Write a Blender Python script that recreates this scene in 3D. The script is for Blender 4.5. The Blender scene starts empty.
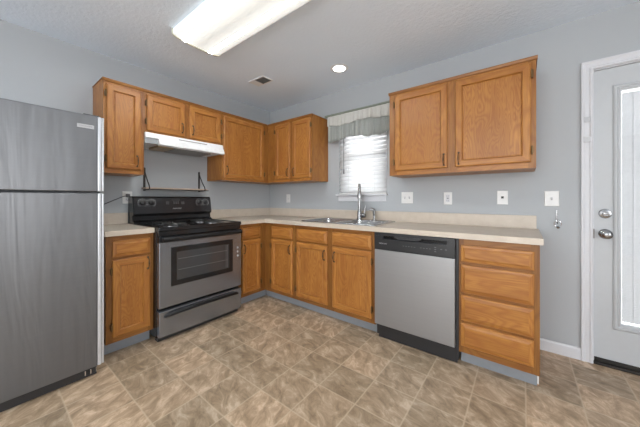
import bpy, bmesh, math, random
from mathutils import Vector, Matrix
PI = math.pi
sc = bpy.context.scene
COL = sc.collection

# ------------------------------------------------------------------ camera
cam = bpy.data.cameras.new('camera')
cam.sensor_width = 36.0
cam.lens = 262.24 / 640 * 36
cam.shift_y = (199.22 - 213.5) / 640
cam.clip_start = 0.02
co = bpy.data.objects.new('camera', cam); COL.objects.link(co)
co.location = (2.9556, -2.615, 1.1422)
co.rotation_euler = (PI/2, 0, 2.2286 - PI/2)
sc.camera = co
# ------------------------------------------------------------------ view, world, added fill lamps
sc.view_settings.view_transform = 'Standard'
sc.view_settings.look = 'None'
sc.view_settings.gamma = 1.0
sc.view_settings.use_curve_mapping = False
sc.view_settings.exposure = -0.04
w = bpy.data.worlds.new('sky'); sc.world = w; w.use_nodes = True
bg = w.node_tree.nodes['Background']
bg.inputs[0].default_value = (0.98, 0.99, 1.0, 1); bg.inputs[1].default_value = 5.5
def area(name, loc, rot, sx, sy, power, color=(1, 1, 1)):
    l = bpy.data.lights.new(name, 'AREA'); l.shape = 'RECTANGLE'
    l.size = sx; l.size_y = sy; l.energy = power; l.color = color
    o = bpy.data.objects.new(name, l); COL.objects.link(o)
    o.location = loc; o.rotation_euler = rot
    return o
# fill lamps added as daylight at invented dining-side openings, behind and beside the camera
area('fill_light_front', (2.6, -5.15, 1.35), (-PI/2 + PI, 0, 0), 2.6, 1.9, 31, (0.97, 0.985, 1.0))
area('fill_light_right', (5.15, -3.0, 1.35), (PI/2, 0, PI/2), 2.2, 1.8, 10, (0.97, 0.985, 1.0))
TUBE = 100.0      # ceiling fixture lens
CAN = 8.0      # recessed lamp

# ------------------------------------------------------------------ node helpers
class NT:
    def __init__(s, name):
        s.m = bpy.data.materials.new(name); s.m.use_nodes = True
        s.t = s.m.node_tree; s.b = s.t.nodes['Principled BSDF']
    def n(s, typ, **kw):
        x = s.t.nodes.new(typ)
        for k, v in kw.items():
            if k.startswith('i_'):
                k2 = k[2:]; k2 = int(k2) if k2.isdigit() else k2.replace('_', ' ')
                s.put(x.inputs[k2], v)
            else: setattr(x, k, v)
        return x
    def put(s, sock, v):
        if isinstance(v, bpy.types.NodeSocket): s.t.links.new(v, sock)
        else: sock.default_value = v
    def math(s, op, a, b=0.0, c=None):
        x = s.n('ShaderNodeMath', operation=op); s.put(x.inputs[0], a); s.put(x.inputs[1], b)
        if c is not None: s.put(x.inputs[2], c)
        return x.outputs[0]
    def vmath(s, op, a, b):
        x = s.n('ShaderNodeVectorMath', operation=op); s.put(x.inputs[0], a); s.put(x.inputs[1], b)
        return x.outputs[0]
    def ramp(s, f, stops):
        x = s.n('ShaderNodeValToRGB'); s.put(x.inputs[0], f)
        e = x.color_ramp.elements
        while len(e) < len(stops): e.new(0.5)
        for q, (p, c) in zip(e, stops): q.position = p; q.color = (*c, 1)
        return x.outputs[0]
    def mix(s, f, a, b, mode='MIX'):
        x = s.n('ShaderNodeMixRGB', blend_type=mode)
        s.put(x.inputs[0], f)
        s.put(x.inputs[1], a if isinstance(a, bpy.types.NodeSocket) else (*a, 1))
        s.put(x.inputs[2], b if isinstance(b, bpy.types.NodeSocket) else (*b, 1))
        return x.outputs[0]
    def noise(s, vec, scale=5, detail=2, rough=0.5, dist=0.0):
        x = s.n('ShaderNodeTexNoise'); s.put(x.inputs['Vector'], vec)
        x.inputs['Scale'].default_value = scale; x.inputs['Detail'].default_value = detail
        x.inputs['Roughness'].default_value = rough; x.inputs['Distortion'].default_value = dist
        return x.outputs[0]
    def coord(s): return s.n('ShaderNodeTexCoord').outputs['Object']
    def bump(s, h, strength=0.2, dist=0.01):
        x = s.n('ShaderNodeBump'); s.put(x.inputs['Height'], h)
        x.inputs['Strength'].default_value = strength; x.inputs['Distance'].default_value = dist
        s.t.links.new(x.outputs[0], s.b.inputs['Normal'])
    def base(s, c, rough=0.5, metal=0.0, spec=0.5):
        s.put(s.b.inputs['Base Color'], c if isinstance(c, bpy.types.NodeSocket) else (*c, 1))
        s.put(s.b.inputs['Roughness'], rough); s.put(s.b.inputs['Metallic'], metal)
        s.put(s.b.inputs['Specular IOR Level'], spec)

def L(r, g, b):
    f = lambda v: (v/255/12.92) if v/255 <= 0.04045 else ((v/255+0.055)/1.055)**2.4
    return (f(r), f(g), f(b))

def plain(name, c, rough=0.5, metal=0.0, spec=0.5, vary=0.04, scale=30):
    t = NT(name); n = t.noise(t.coord(), scale, 3)
    a = tuple(v*(1-vary) for v in c); b = tuple(min(1, v*(1+vary)) for v in c)
    t.base(t.ramp(n, [(0.3, a), (0.7, b)]), rough, metal, spec)
    return t.m

def oak(name, axis, k=1.0, fig=0.42, freq=95.0, across=5.0):
    t = NT(name)
    rnd = t.n('ShaderNodeObjectInfo').outputs['Random']
    off = t.n('ShaderNodeCombineXYZ', i_0=t.math('MULTIPLY', rnd, 7.3), i_1=t.math('MULTIPLY', rnd, 5.1), i_2=t.math('MULTIPLY', rnd, 9.7)).outputs[0]
    c = t.vmath('ADD', t.coord(), off)
    def sc3(across, along):
        v = [across]*3; v['xyz'.index(axis)] = along
        return t.vmath('MULTIPLY', c, tuple(v))
    figure = t.noise(sc3(across, across*0.22), 1.0, 2, 0.45, 0.5)
    ring = t.math('SINE', t.math('MULTIPLY', figure, freq))
    ring = t.math('MULTIPLY_ADD', ring, 0.5, 0.5)
    ring = t.math('POWER', ring, 1.6)
    pores = t.noise(sc3(230, 7), 1.0, 3, 0.6)
    broad = t.noise(sc3(9, 1.5), 1.0, 2, 0.5)
    col = t.ramp(broad, [(0.25, tuple(v*k for v in L(153, 100, 45))), (0.75, tuple(v*k for v in L(180, 124, 60)))])
    col = t.mix(t.math('MULTIPLY', ring, fig), col, tuple(v*k for v in L(134, 76, 34)))
    col = t.mix(t.math('MULTIPLY', t.ramp(pores, [(0.48, (0, 0, 0)), (0.68, (1, 1, 1))]), 0.45), col, tuple(v*k for v in L(116, 64, 26)))
    t.base(col, 0.38, 0.0, 0.4)
    t.bump(pores, 0.08, 0.002)
    return t.m

M = {}
M['oak_z'] = oak('oak_vertical', 'z'); M['oak_x'] = oak('oak_along_x', 'x'); M['oak_y'] = oak('oak_along_y', 'y')
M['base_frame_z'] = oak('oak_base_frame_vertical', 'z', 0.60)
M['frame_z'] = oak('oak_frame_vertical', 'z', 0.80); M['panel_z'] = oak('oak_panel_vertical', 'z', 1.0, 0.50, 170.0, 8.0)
M['edge_x'] = oak('oak_moulding_x', 'x', 0.72); M['edge_y'] = oak('oak_moulding_y', 'y', 0.72)

def steel(name, c, rough, axis, amp=0.06, wave=0.0):
    t = NT(name); v = [260.0]*3; v['xyz'.index(axis)] = 2.0
    n = t.noise(t.vmath('MULTIPLY', t.coord(), tuple(v)), 1.0, 2)
    big = t.noise(t.vmath('MULTIPLY', t.coord(), (6, 6, 0.7)), 1.0, 2, 0.5, 0.6)
    a = tuple(q*(1-amp) for q in c); b = tuple(min(1, q*(1+amp)) for q in c)
    col = t.mix(t.math('MULTIPLY', big, 0.12), t.ramp(n, [(0.3, a), (0.7, b)]), tuple(q*0.7 for q in c))
    r = t.math('MULTIPLY_ADD', n, 0.015, rough-0.008)
    t.base(col, r, 0.85, 0.5)
    if wave: t.bump(t.noise(t.vmath('MULTIPLY', t.coord(), (7, 7, 0.9)), 1.0, 3, 0.5, 0.8), wave, 0.02)
    return t.m
M['steel_fridge'] = steel('brushed_steel_refrigerator', (0.165, 0.168, 0.175), 0.40, 'y', 0.02, 0.25)
M['steel_range'] = steel('brushed_steel_range', (0.29, 0.31, 0.345), 0.27, 'y', 0.012)
M['steel_washer'] = steel('brushed_steel_dishwasher', (0.36, 0.365, 0.375), 0.42, 'x', 0.02)
M['steel_sink'] = steel('satin_steel_sink', (0.42, 0.43, 0.44), 0.24, 'x')
M['trim_silver'] = plain('silver_edge_trim', (0.60, 0.62, 0.65), 0.3, 0.5)
M['side_grey'] = plain('grey_painted_steel', L(92, 94, 98), 0.5, 0.1)
M['nickel'] = plain('brushed_nickel', (0.34, 0.34, 0.345), 0.26, 1.0)
M['chrome'] = plain('chrome', (0.75, 0.76, 0.78), 0.12, 1.0)
M['black'] = plain('black_enamel', (0.012, 0.012, 0.013), 0.14)
M['black_plastic'] = plain('black_plastic', (0.022, 0.022, 0.024), 0.32)
M['washer_panel'] = plain('charcoal_plastic_panel', (0.018, 0.019, 0.021), 0.3)
M['satin_black'] = plain('satin_black_handle', (0.010, 0.010, 0.011), 0.4, 0, 0.3)
M['panel_face'] = plain('satin_black_panel', (0.020, 0.020, 0.022), 0.22)
M['coil'] = plain('dark_burner_coil', (0.03, 0.03, 0.03), 0.45, 0.3)
M['coil_pan'] = plain('dark_chrome_pan', (0.28, 0.28, 0.29), 0.22, 0.9)
M['bronze'] = plain('dark_bronze_hardware', (0.075, 0.050, 0.030), 0.38, 0.6)
M['brass'] = plain('antique_brass', (0.16, 0.10, 0.045), 0.4, 0.8)
M['iron'] = plain('dark_iron_bracket', (0.035, 0.032, 0.030), 0.5, 0.3)
M['white_enamel'] = plain('white_enamel', (0.80, 0.81, 0.82), 0.3)
M['white_plastic'] = plain('white_plastic', (0.72, 0.72, 0.71), 0.35)
M['almond'] = plain('pale_ivory_trim', (0.66, 0.66, 0.56), 0.4)
M['dark_slot'] = plain('dark_slot', (0.03, 0.03, 0.03), 0.6)
M['filter'] = plain('grey_grease_filter', (0.26, 0.26, 0.25), 0.5, 0.3)
M['hood_grey'] = plain('grey_hood_panel', L(150, 153, 156), 0.35)
M['hood_lens'] = plain('amber_lamp_lens', (0.30, 0.22, 0.11), 0.35)
M['white_trim'] = plain('white_trim_paint', L(205, 206, 210), 0.35, vary=0.012)
M['door_paint'] = plain('white_door_paint', L(184, 187, 190), 0.32, vary=0.012)
M['kick'] = plain('grey_vinyl_kick', L(133, 138, 144), 0.45)
M['rubber'] = plain('dark_rubber', (0.014, 0.012, 0.010), 0.6)
M['mark'] = plain('pale_print', (0.42, 0.42, 0.43), 0.5)
M['mark_dim'] = plain('grey_print', (0.13, 0.13, 0.135), 0.5)
M['badge'] = plain('silver_badge', (0.42, 0.42, 0.43), 0.35, 0.4)
M['badge_ink'] = plain('grey_badge_lettering', (0.20, 0.20, 0.21), 0.4)
M['cord'] = plain('grey_cord', (0.12, 0.12, 0.125), 0.5)
M['rod'] = plain('sage_painted_rod', L(122, 128, 116), 0.5)

def paint(name, c, bump, scale, vary=0.05, rough=0.55):
    t = NT(name); co_ = t.coord()
    big = t.noise(co_, 0.9, 3, 0.5)
    a = tuple(v*(1-vary) for v in c); b = tuple(v*(1+vary) for v in c)
    t.base(t.ramp(big, [(0.3, a), (0.7, b)]), rough, 0, 0.35)
    t.bump(t.noise(co_, scale, 4, 0.6), bump, 0.006)
    return t.m
M['wall'] = paint('grey_wall_paint', L(168.5, 172.2, 175.6), 0.08, 130, 0.02)
M['ceiling'] = paint('textured_ceiling_paint', L(230, 241, 253), 0.6, 38, 0.02, 0.75)

def counter_mat():
    t = NT('beige_laminate'); c = t.coord()
    n = t.noise(t.vmath('MULTIPLY', c, (14, 14, 14)), 1, 5, 0.65, 0.4); f = t.noise(c, 160, 2)
    col = t.ramp(n, [(0.3, L(190, 178, 163)), (0.7, L(201, 190, 176))])
    col = t.mix(t.math('MULTIPLY', f, 0.18), col, L(172, 158, 142))
    t.base(col, 0.38, 0, 0.45)
    return t.m
M['laminate'] = counter_mat()

def floor_mat():
    t = NT('stone_look_vinyl_tile'); c = t.coord()
    s = t.n('ShaderNodeSeparateXYZ', i_0=c)
    fx = t.math('DIVIDE', t.math('SUBTRACT', s.outputs[0], 0.960 - 2.512*4), 0.2512)
    fy = t.math('DIVIDE', t.math('SUBTRACT', s.outputs[1], -1.587 - 2.475*8), 0.2475)
    ix, iy = t.math('FLOOR', fx), t.math('FLOOR', fy)
    ux, uy = t.math('FRACT', fx), t.math('FRACT', fy)
    ex = t.math('MINIMUM', ux, t.math('SUBTRACT', 1.0, ux)); ey = t.math('MINIMUM', uy, t.math('SUBTRACT', 1.0, uy))
    e = t.math('MINIMUM', ex, ey)
    wn = t.n('ShaderNodeTexWhiteNoise', noise_dimensions='2D')
    t.put(wn.inputs['Vector'], t.n('ShaderNodeCombineXYZ', i_0=ix, i_1=iy).outputs[0])
    r = wn.outputs['Value']; rc = wn.outputs['Color']
    off = t.vmath('MULTIPLY', rc, (13.0, 17.0, 11.0))
    p = t.vmath('ADD', c, off)
    # veins run diagonally and change direction from tile to tile
    rot = t.n('ShaderNodeVectorRotate', rotation_type='Z_AXIS'); t.put(rot.inputs['Vector'], p)
    t.put(rot.inputs['Angle'], t.math('MULTIPLY_ADD', r, 1.3, 0.1))
    q = t.vmath('MULTIPLY', rot.outputs[0], (9.0, 16.0, 5.0))
    n1 = t.noise(q, 1.0, 6, 0.68, 0.7)
    n2 = t.noise(q, 3.0, 4, 0.65, 0.8)
    col = t.ramp(n1, [(0.30, L(132, 114, 93)), (0.44, L(164, 143, 119)), (0.54, L(188, 166, 141)), (0.68, L(222, 203, 181))])
    col = t.mix(t.math('MULTIPLY', n2, 0.42), col, L(126, 110, 90))
    tint = t.ramp(r, [(0.0, (0.78, 0.78, 0.76)), (0.5, (0.99, 0.97, 0.95)), (1.0, (1.18, 1.13, 1.09))])
    col = t.mix(1.0, col, tint, 'MULTIPLY')
    j = t.ramp(e, [(0.010, (1, 1, 1)), (0.022, (0, 0, 0))])
    col = t.mix(t.math('MULTIPLY', j, 0.62), col, L(196, 178, 154))
    t.base(col, t.math('MULTIPLY_ADD', n2, 0.15, 0.34), 0, 0.4)
    t.bump(t.math('MULTIPLY_ADD', e, 0.0, n2), 0.06, 0.003)
    return t.m
M['floor'] = floor_mat()

def glass_mat():
    t = NT('clear_glass')
    tr = t.n('ShaderNodeBsdfTransparent'); tr.inputs[0].default_value = (0.97, 0.97, 0.97, 1)
    gl = t.n('ShaderNodeBsdfGlossy'); gl.inputs['Roughness'].default_value = 0.02
    fr = t.n('ShaderNodeFresnel'); fr.inputs[0].default_value = 1.45
    mx = t.n('ShaderNodeMixShader')
    t.t.links.new(fr.outputs[0], mx.inputs[0]); t.t.links.new(tr.outputs[0], mx.inputs[1]); t.t.links.new(gl.outputs[0], mx.inputs[2])
    t.t.links.new(mx.outputs[0], t.t.nodes['Material Output'].inputs[0])
    return t.m
M['glass'] = glass_mat()
def dark_glass():
    t = NT('smoked_oven_glass'); t.base((0.045, 0.045, 0.046), 0.08, 0, 0.6)
    return t.m
M['oven_glass'] = dark_glass()
def sheer(name, c, tr, wgt=0.5, weave=None):
    t = NT(name)
    n = t.noise(t.coord() if weave is None else t.vmath('MULTIPLY', t.coord(), weave), 1.0 if weave else 40, 3)
    col = t.ramp(n, [(0.3, tuple(v*0.93 for v in c)), (0.7, c)])
    t.base(col, 0.6)
    tl = t.n('ShaderNodeBsdfTranslucent'); t.put(tl.inputs[0], (*tr, 1))
    mx = t.n('ShaderNodeMixShader'); mx.inputs[0].default_value = wgt
    t.t.links.new(t.b.outputs[0], mx.inputs[1]); t.t.links.new(tl.outputs[0], mx.inputs[2])
    t.t.links.new(mx.outputs[0], t.t.nodes['Material Output'].inputs[0])
    return t.m
M['slat'] = sheer('white_blind_slat', (0.86, 0.865, 0.87), (0.92, 0.93, 0.94), 0.55)
M['door_slat'] = sheer('white_door_blind_slat', (0.80, 0.81, 0.82), (0.60, 0.61, 0.62), 0.35)
M['cloth_grey'] = sheer('grey_slub_cloth', L(172, 176, 172), (0.42, 0.44, 0.42), 0.30, (60, 60, 420))
M['cloth_cream'] = sheer('cream_crinkled_cloth', L(214, 213, 208), (0.6, 0.6, 0.58), 0.30, (60, 60, 300))

def emit_mat(name, colr, strength):
    t = NT(name); t.base((0.9, 0.9, 0.9), 0.4)
    t.put(t.b.inputs['Emission Color'], (*colr, 1)); t.put(t.b.inputs['Emission Strength'], strength)
    return t.m
def tube_lens():
    # acrylic wraparound lens, brightest under its two tubes
    t = NT('lit_fixture_lens'); s = t.n('ShaderNodeSeparateXYZ', i_0=t.coord())
    d = t.math('ABSOLUTE', s.outputs[1])
    o = t.math('ABSOLUTE', t.math('SUBTRACT', d, 0.105))
    soft = t.math('MAXIMUM', t.math('SUBTRACT', 1.0, t.math('DIVIDE', o, 0.095)), 0.0)
    core = t.math('MAXIMUM', t.math('SUBTRACT', 1.0, t.math('DIVIDE', o, 0.022)), 0.0)
    st = t.math('ADD', t.math('MULTIPLY_ADD', soft, 0.38, 0.48), t.math('MULTIPLY', core, TUBE))
    t.base((0.8, 0.82, 0.78), 0.4)
    t.put(t.b.inputs['Emission Color'], (0.965, 1.0, 0.985, 1)); t.put(t.b.inputs['Emission Strength'], st)
    return t.m
M['lens'] = tube_lens()
M['can_lens'] = emit_mat('lit_recessed_lamp', (1.0, 0.96, 0.90), CAN)

# ------------------------------------------------------------------ mesh helpers
ORG = {}
def tag(o, label=None, cat=None, group=None, kind=None):
    if label: o['label'] = label
    if cat: o['category'] = cat
    if group: o['group'] = group
    if kind: o['kind'] = kind
    return o
def thing(name, loc, label, cat, group=None):
    o = bpy.data.objects.new(name, None); o.empty_display_size = 0.05
    COL.objects.link(o); o.location = loc; ORG[o.name] = Vector(loc)
    return tag(o, label, cat, group)
def ident(p): return Vector(p)
def onB(p): return Vector((p[0], -p[1], p[2]))      # window wall: u to the right, d out of the wall
def onA(p): return Vector((p[1], -p[0], p[2]))      # stove wall: u away from the corner, d out of the wall
class MB:
    def __init__(s, mp=ident): s.bm = bmesh.new(); s.mp = mp
    def v(s, p): return s.bm.verts.new(s.mp(p))
    def f(s, vs, mi=0):
        try:
            q = s.bm.faces.new(vs); q.material_index = mi; return q
        except ValueError: return None
    def box(s, x0, x1, y0, y1, z0, z1, bev=0.0, mi=0):
        b = bmesh.new()
        bmesh.ops.create_cube(b, size=1)
        for q in b.verts:
            q.co = Vector(((x0+x1)/2 + q.co.x*(x1-x0), (y0+y1)/2 + q.co.y*(y1-y0), (z0+z1)/2 + q.co.z*(z1-z0)))
        if bev > 0: bmesh.ops.bevel(b, geom=b.edges[:], offset=bev, segments=2, affect='EDGES', profile=0.6)
        s.merge(b, mi); return s
    def merge(s, b, mi=0):
        mp = {}
        for q in b.verts: mp[q] = s.v(q.co)
        for q in b.faces: s.f([mp[x] for x in q.verts], mi)
        b.free()
    def rings(s, u0, u1, z0, z1, prof, back=True, cap=True, rail_mi=0, cap_mi=0):
        """nested rectangles in the u-z plane; prof = [(inset, d), ...]"""
        prev = None
        for i, (ins, d) in enumerate(prof):
            r = [s.v((u0+ins, d, z0+ins)), s.v((u1-ins, d, z0+ins)), s.v((u1-ins, d, z1-ins)), s.v((u0+ins, d, z1-ins))]
            if prev:
                for k in range(4): s.f([prev[k], prev[(k+1) % 4], r[(k+1) % 4], r[k]], rail_mi if k in (0, 2) else 0)
            elif back: s.f(r, 0)
            prev = r
        if cap: s.f(prev, cap_mi)
        return s
    def tube(s, pts, rad, n=10, cap=True, mi=0):
        pts = [Vector(p) for p in pts]
        rr = rad if isinstance(rad, (list, tuple)) else [rad]*len(pts)
        prev = None; up = None
        for i, p in enumerate(pts):
            a = pts[max(i-1, 0)]; b = pts[min(i+1, len(pts)-1)]; t = (b-a).normalized()
            if up is None:
                up = Vector((0, 0, 1)) if abs(t.z) < 0.9 else Vector((1, 0, 0))
            x = t.cross(up)
            if x.length < 1e-6: x = t.cross(Vector((0, 1, 0)))
            x.normalize(); up = x.cross(t).normalized()
            ring = [s.v(p + (x*math.cos(2*PI*k/n) + up*math.sin(2*PI*k/n))*rr[i]) for k in range(n)]
            if prev:
                for k in range(n): s.f([prev[k], prev[(k+1) % n], ring[(k+1) % n], ring[k]], mi)
            elif cap: s.f(ring, mi)
            prev = ring
        if cap: s.f(prev, mi)
        return s
    def lathe(s, c, axis, prof, n=24, mi=0, ox=1.0, oz=1.0):
        """prof = [(radius, distance along axis)]"""
        ax = Vector(axis).normalized()
        e1 = Vector((0, 0, 1)) if abs(ax.z) < 0.9 else Vector((1, 0, 0))
        e2 = ax.cross(e1).normalized(); c = Vector(c); prev = None
        for r, h in prof:
            ring = [s.v(c + ax*h + (e1*math.cos(2*PI*k/n)*oz + e2*math.sin(2*PI*k/n)*ox)*max(r, 1e-4)) for k in range(n)]
            if prev:
                for k in range(n): s.f([prev[k], prev[(k+1) % n], ring[(k+1) % n], ring[k]], mi)
            else: s.f(ring, mi)
            prev = ring
        s.f(prev, mi); return s
    def prism(s, prof, a, b, order='dzu', mi=0):
        """profile of (d, z) points swept along u from a to b"""
        A = [s.v((a, d, z)) for d, z in prof]; B = [s.v((b, d, z)) for d, z in prof]; n = len(prof)
        for k in range(n): s.f([A[k], A[(k+1) % n], B[(k+1) % n], B[k]], mi)
        s.f(A, mi); s.f(B, mi); return s
    def build(s, name, mats, parent=None, smooth=False, bevel=0.0):
        bm = s.bm
        bmesh.ops.recalc_face_normals(bm, faces=bm.faces[:])
        if parent is None:
            xs = [q.co for q in bm.verts]
            o = Vector(((min(c.x for c in xs)+max(c.x for c in xs))/2, (min(c.y for c in xs)+max(c.y for c in xs))/2, min(c.z for c in xs)))
        else: o = ORG[parent.name]
        for q in bm.verts: q.co -= o
        me = bpy.data.meshes.new(name); bm.to_mesh(me); bm.free()
        for m in (mats if isinstance(mats, (list, tuple)) else [mats]): me.materials.append(m)
        ob = bpy.data.objects.new(name, me); COL.objects.link(ob)
        if parent is None: ob.location = o
        else: ob.parent = parent
        ORG[ob.name] = o
        if smooth:
            for p in me.polygons: p.use_smooth = True
            try: me.set_sharp_from_angle(angle=math.radians(40))
            except Exception: pass
        if bevel > 0:
            m = ob.modifiers.new('edge', 'BEVEL'); m.width = bevel; m.segments = 2; m.limit_method = 'ANGLE'
        return ob
def lettering(name, text, size, center, wall, mat, parent, depth=0.0006, stretch=1.0):
    cu = bpy.data.curves.new(name, 'FONT'); cu.body = text; cu.size = size; cu.extrude = depth
    cu.align_x = 'CENTER'; cu.align_y = 'CENTER'
    t = bpy.data.objects.new(name, cu); COL.objects.link(t)
    bpy.context.view_layer.update()
    me = bpy.data.meshes.new_from_object(t.evaluated_get(bpy.context.evaluated_depsgraph_get()))
    bpy.data.objects.remove(t)
    R = Matrix.Rotation(PI/2, 4, 'X')
    if wall == 'A': R = Matrix.Rotation(PI/2, 4, 'Z') @ R
    me.transform(Matrix.Translation(Vector(center) - ORG[parent.name]) @ R @ Matrix.Diagonal((stretch, 1, 1, 1)))
    me.materials.clear(); me.materials.append(mat)
    o = bpy.data.objects.new(name, me); COL.objects.link(o); o.parent = parent; ORG[o.name] = ORG[parent.name]
    return o

# ------------------------------------------------------------------ room
H = 2.4286; RX = 5.3; FY = -5.3
def struct(name, mb, mats, **k):
    o = mb.build(name, mats, **k); o['kind'] = 'structure'; return o
struct('floor', MB().box(-0.12, RX+0.12, FY-0.12, 0.12, -0.10, 0.0), M['floor'])
bpy.data.objects['floor'].location  # origin noted below
fl = bpy.data.objects['floor']
for q in fl.data.vertices: q.co += fl.location
fl.location = (0, 0, 0)
struct('ceiling', MB().box(-0.12, RX+0.12, FY-0.12, 0.12, H, H+0.10), M['ceiling'])
struct('wall_left', MB().box(-0.12, 0, FY, 0.0, 0, H), M['wall'])
# window wall with the sink window and the door opening
WX0, WX1, WZ0, WZ1 = 1.225, 1.825, 1.190, 2.06
DX0, DX1, DZ = 3.345, 4.195, 2.045
m = MB()
for a, b, z0, z1 in ((-0.12, WX0, 0, H), (WX0, WX1, 0, WZ0), (WX0, WX1, WZ1, H), (WX1, DX0, 0, H), (DX0, DX1, DZ, H), (DX1, RX, 0, H)):
    m.box(a, b, 0, 0.12, z0, z1)
struct('wall_back', m, M['wall'])
# unseen dining side walls, each with a large opening added to let light in
m = MB()
for a, b, z0, z1 in ((FY, -4.1, 0, H), (-4.1, -1.9, 0, 0.45), (-4.1, -1.9, 2.25, H), (-1.9, 0.12, 0, H)):
    m.box(RX, RX+0.12, a, b, z0, z1)
struct('wall_right', m, M['wall'])
m = MB()
for a, b, z0, z1 in ((-0.12, 1.3, 0, H), (1.3, 3.9, 0, 0.4), (1.3, 3.9, 2.3, H), (3.9, RX+0.12, 0, H)):
    m.box(a, b, FY-0.12, FY, z0, z1)
struct('wall_front', m, M['wall'])
def baseboard(name, a, b, mp):
    struct(name, MB(mp).prism([(0.0005, 0.0), (0.013, 0.0), (0.013, 0.072), (0.009, 0.082), (0.0005, 0.084)], a, b), M['white_trim'])
baseboard('baseboard_back', 3.040, 3.284, onB)
baseboard('baseboard_left', 2.92, 5.29, onA)

# sink window
win = bpy.data.objects.new('window_1', None); COL.objects.link(win); win.location = (1.525, 0, WZ0); ORG['window_1'] = Vector(win.location)
win['kind'] = 'structure'
m = MB()
for a, b, z0, z1 in ((WX0, WX1, WZ0, WZ0+0.04), (WX0, WX1, WZ1-0.04, WZ1), (WX0, WX0+0.04, WZ0+0.04, WZ1-0.04), (WX1-0.04, WX1, WZ0+0.04, WZ1-0.04), (WX0+0.04, WX1-0.04, 1.61, 1.645)):
    m.box(a, b, 0.075, 0.11, z0, z1, 0.004)
m.build('window_frame', M['white_trim'], win)
MB().box(WX0+0.04, WX1-0.04, 0.090, 0.096, WZ0+0.04, WZ1-0.04).build('window_pane', M['glass'], win)
m = MB(); m.box(1.198, 1.842, -0.042, 0.0, 1.180, 1.198, 0.006)
m.build('window_sill', M['white_trim'], win)
MB().box(1.222, 1.822, -0.016, -0.001, 1.118, 1.180, 0.004).build('window_apron', M['white_trim'], win)
MB().box(WX0, WX1, 0.0, 0.075, 1.180, WZ0).build('window_stool', M['white_trim'], win)

# back door with its blind behind glass
dr = bpy.data.objects.new('door_1', None); COL.objects.link(dr); dr.location = (3.76, 0, 0); ORG['door_1'] = Vector(dr.location)
dr['kind'] = 'structure'
GX0, GX1, GZ0, GZ1 = 3.480, 4.060, 0.300, 1.875
m = MB()
for a, b, z0, z1 in ((3.350, GX0, 0.045, 2.035), (GX1, 4.190, 0.045, 2.035), (GX0, GX1, 0.045, GZ0), (GX0, GX1, GZ1, 2.035)):
    m.box(a, b, 0.012, 0.055, z0, z1)
m.build('door_slab', M['door_paint'], dr)
m = MB(onB)
P = [(-0.038, -0.012), (-0.038, -0.004), (-0.030, 0.002), (-0.022, 0.002), (-0.016, -0.004), (-0.010, 0.0), (-0.002, -0.002), (0.0, -0.010), (0.003, -0.030)]
m.rings(GX0, GX1, GZ0, GZ1, P, back=False, cap=False)
m.build('glazing_frame', M['door_paint'], dr)
MB().box(GX0, GX1, 0.022, 0.026, GZ0, GZ1).build('door_glass', M['glass'], dr)
m = MB(); z = GZ0+0.02
while z < GZ1-0.02:
    b = bmesh.new(); bmesh.ops.create_cube(b, size=1)
    for q in b.verts:
        y = q.co.y*0.0128; t = q.co.z*0.0006
        q.co = Vector((GX0+0.006+(q.co.x+0.5)*(GX1-GX0-0.012), 0.036 + y*0.30 + t, z - y*0.97 + t))
    m.merge(b); z += 0.0112
for x in (3.535, 3.77, 4.0): m.box(x-0.0015, x+0.0015, 0.0275, 0.0285, GZ0+0.01, GZ1-0.01)
m.build('door_blind', M['door_slat'], dr)
MB().box(3.346, 4.194, -0.012, 0.10, 0.0, 0.018, 0.004).build('threshold', M['rubber'], dr)
MB().box(3.352, 4.188, 0.008, 0.055, 0.018, 0.045, 0.003).build('door_sweep', M['rubber'], dr)
for z, nm in ((1.043, 'deadbolt'), (0.903, 'door_knob')):
    m = MB()
    if nm == 'deadbolt':
        m.lathe((3.405, 0.012, z), (0, -1, 0), [(0.033, 0), (0.033, 0.006), (0.029, 0.014), (0.016, 0.018), (0.015, 0.024)])
        m.box(3.3895, 3.4205, -0.030, -0.010, z-0.006, z+0.006, 0.003)
    else:
        m.lathe((3.405, 0.012, z), (0, -1, 0), [(0.034, 0), (0.034, 0.005), (0.030, 0.010), (0.013, 0.014), (0.012, 0.032), (0.022, 0.040), (0.028, 0.052), (0.027, 0.064), (0.018, 0.072), (0.006, 0.074)])
    m.build(nm, M['nickel'], dr, smooth=True)
MB().box(3.3462, 3.3510, -0.002, 0.030, 0.870, 0.935).build('strike_plate', M['bronze'], dr)
# casing
m = MB(onB)
cs = [(0.0005, 0.0), (0.012, 0.0), (0.017, 0.006), (0.017, 0.014), (0.012, 0.020), (0.013, 0.040), (0.018, 0.050), (0.018, 0.060), (0.0005, 0.060)]
def casing_leg(x, sgn):
    A = [m.v((x + sgn*q, d, 0.0)) for d, q in cs]; B = [m.v((x + sgn*q, d, DZ+q)) for d, q in cs]
    n = len(cs)
    for k in range(n): m.f([A[k], A[(k+1) % n], B[(k+1) % n], B[k]])
    m.f(A); return B
B1_ = casing_leg(DX0, -1); B2_ = casing_leg(DX1, 1)
for k in range(len(cs)): m.f([B1_[k], B1_[(k+1) % len(cs)], B2_[(k+1) % len(cs)], B2_[k]])
struct('trim_1', m, M['white_trim'])
m = MB()
m.box(DX0, DX0+0.0045, 0.0, 0.12, 0.018, DZ); m.box(DX1-0.0045, DX1, 0.0, 0.12, 0.018, DZ); m.box(DX0+0.0045, DX1-0.0045, 0.0, 0.12, DZ-0.006, DZ)
m.build('door_jamb', M['white_trim'], dr)

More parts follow.
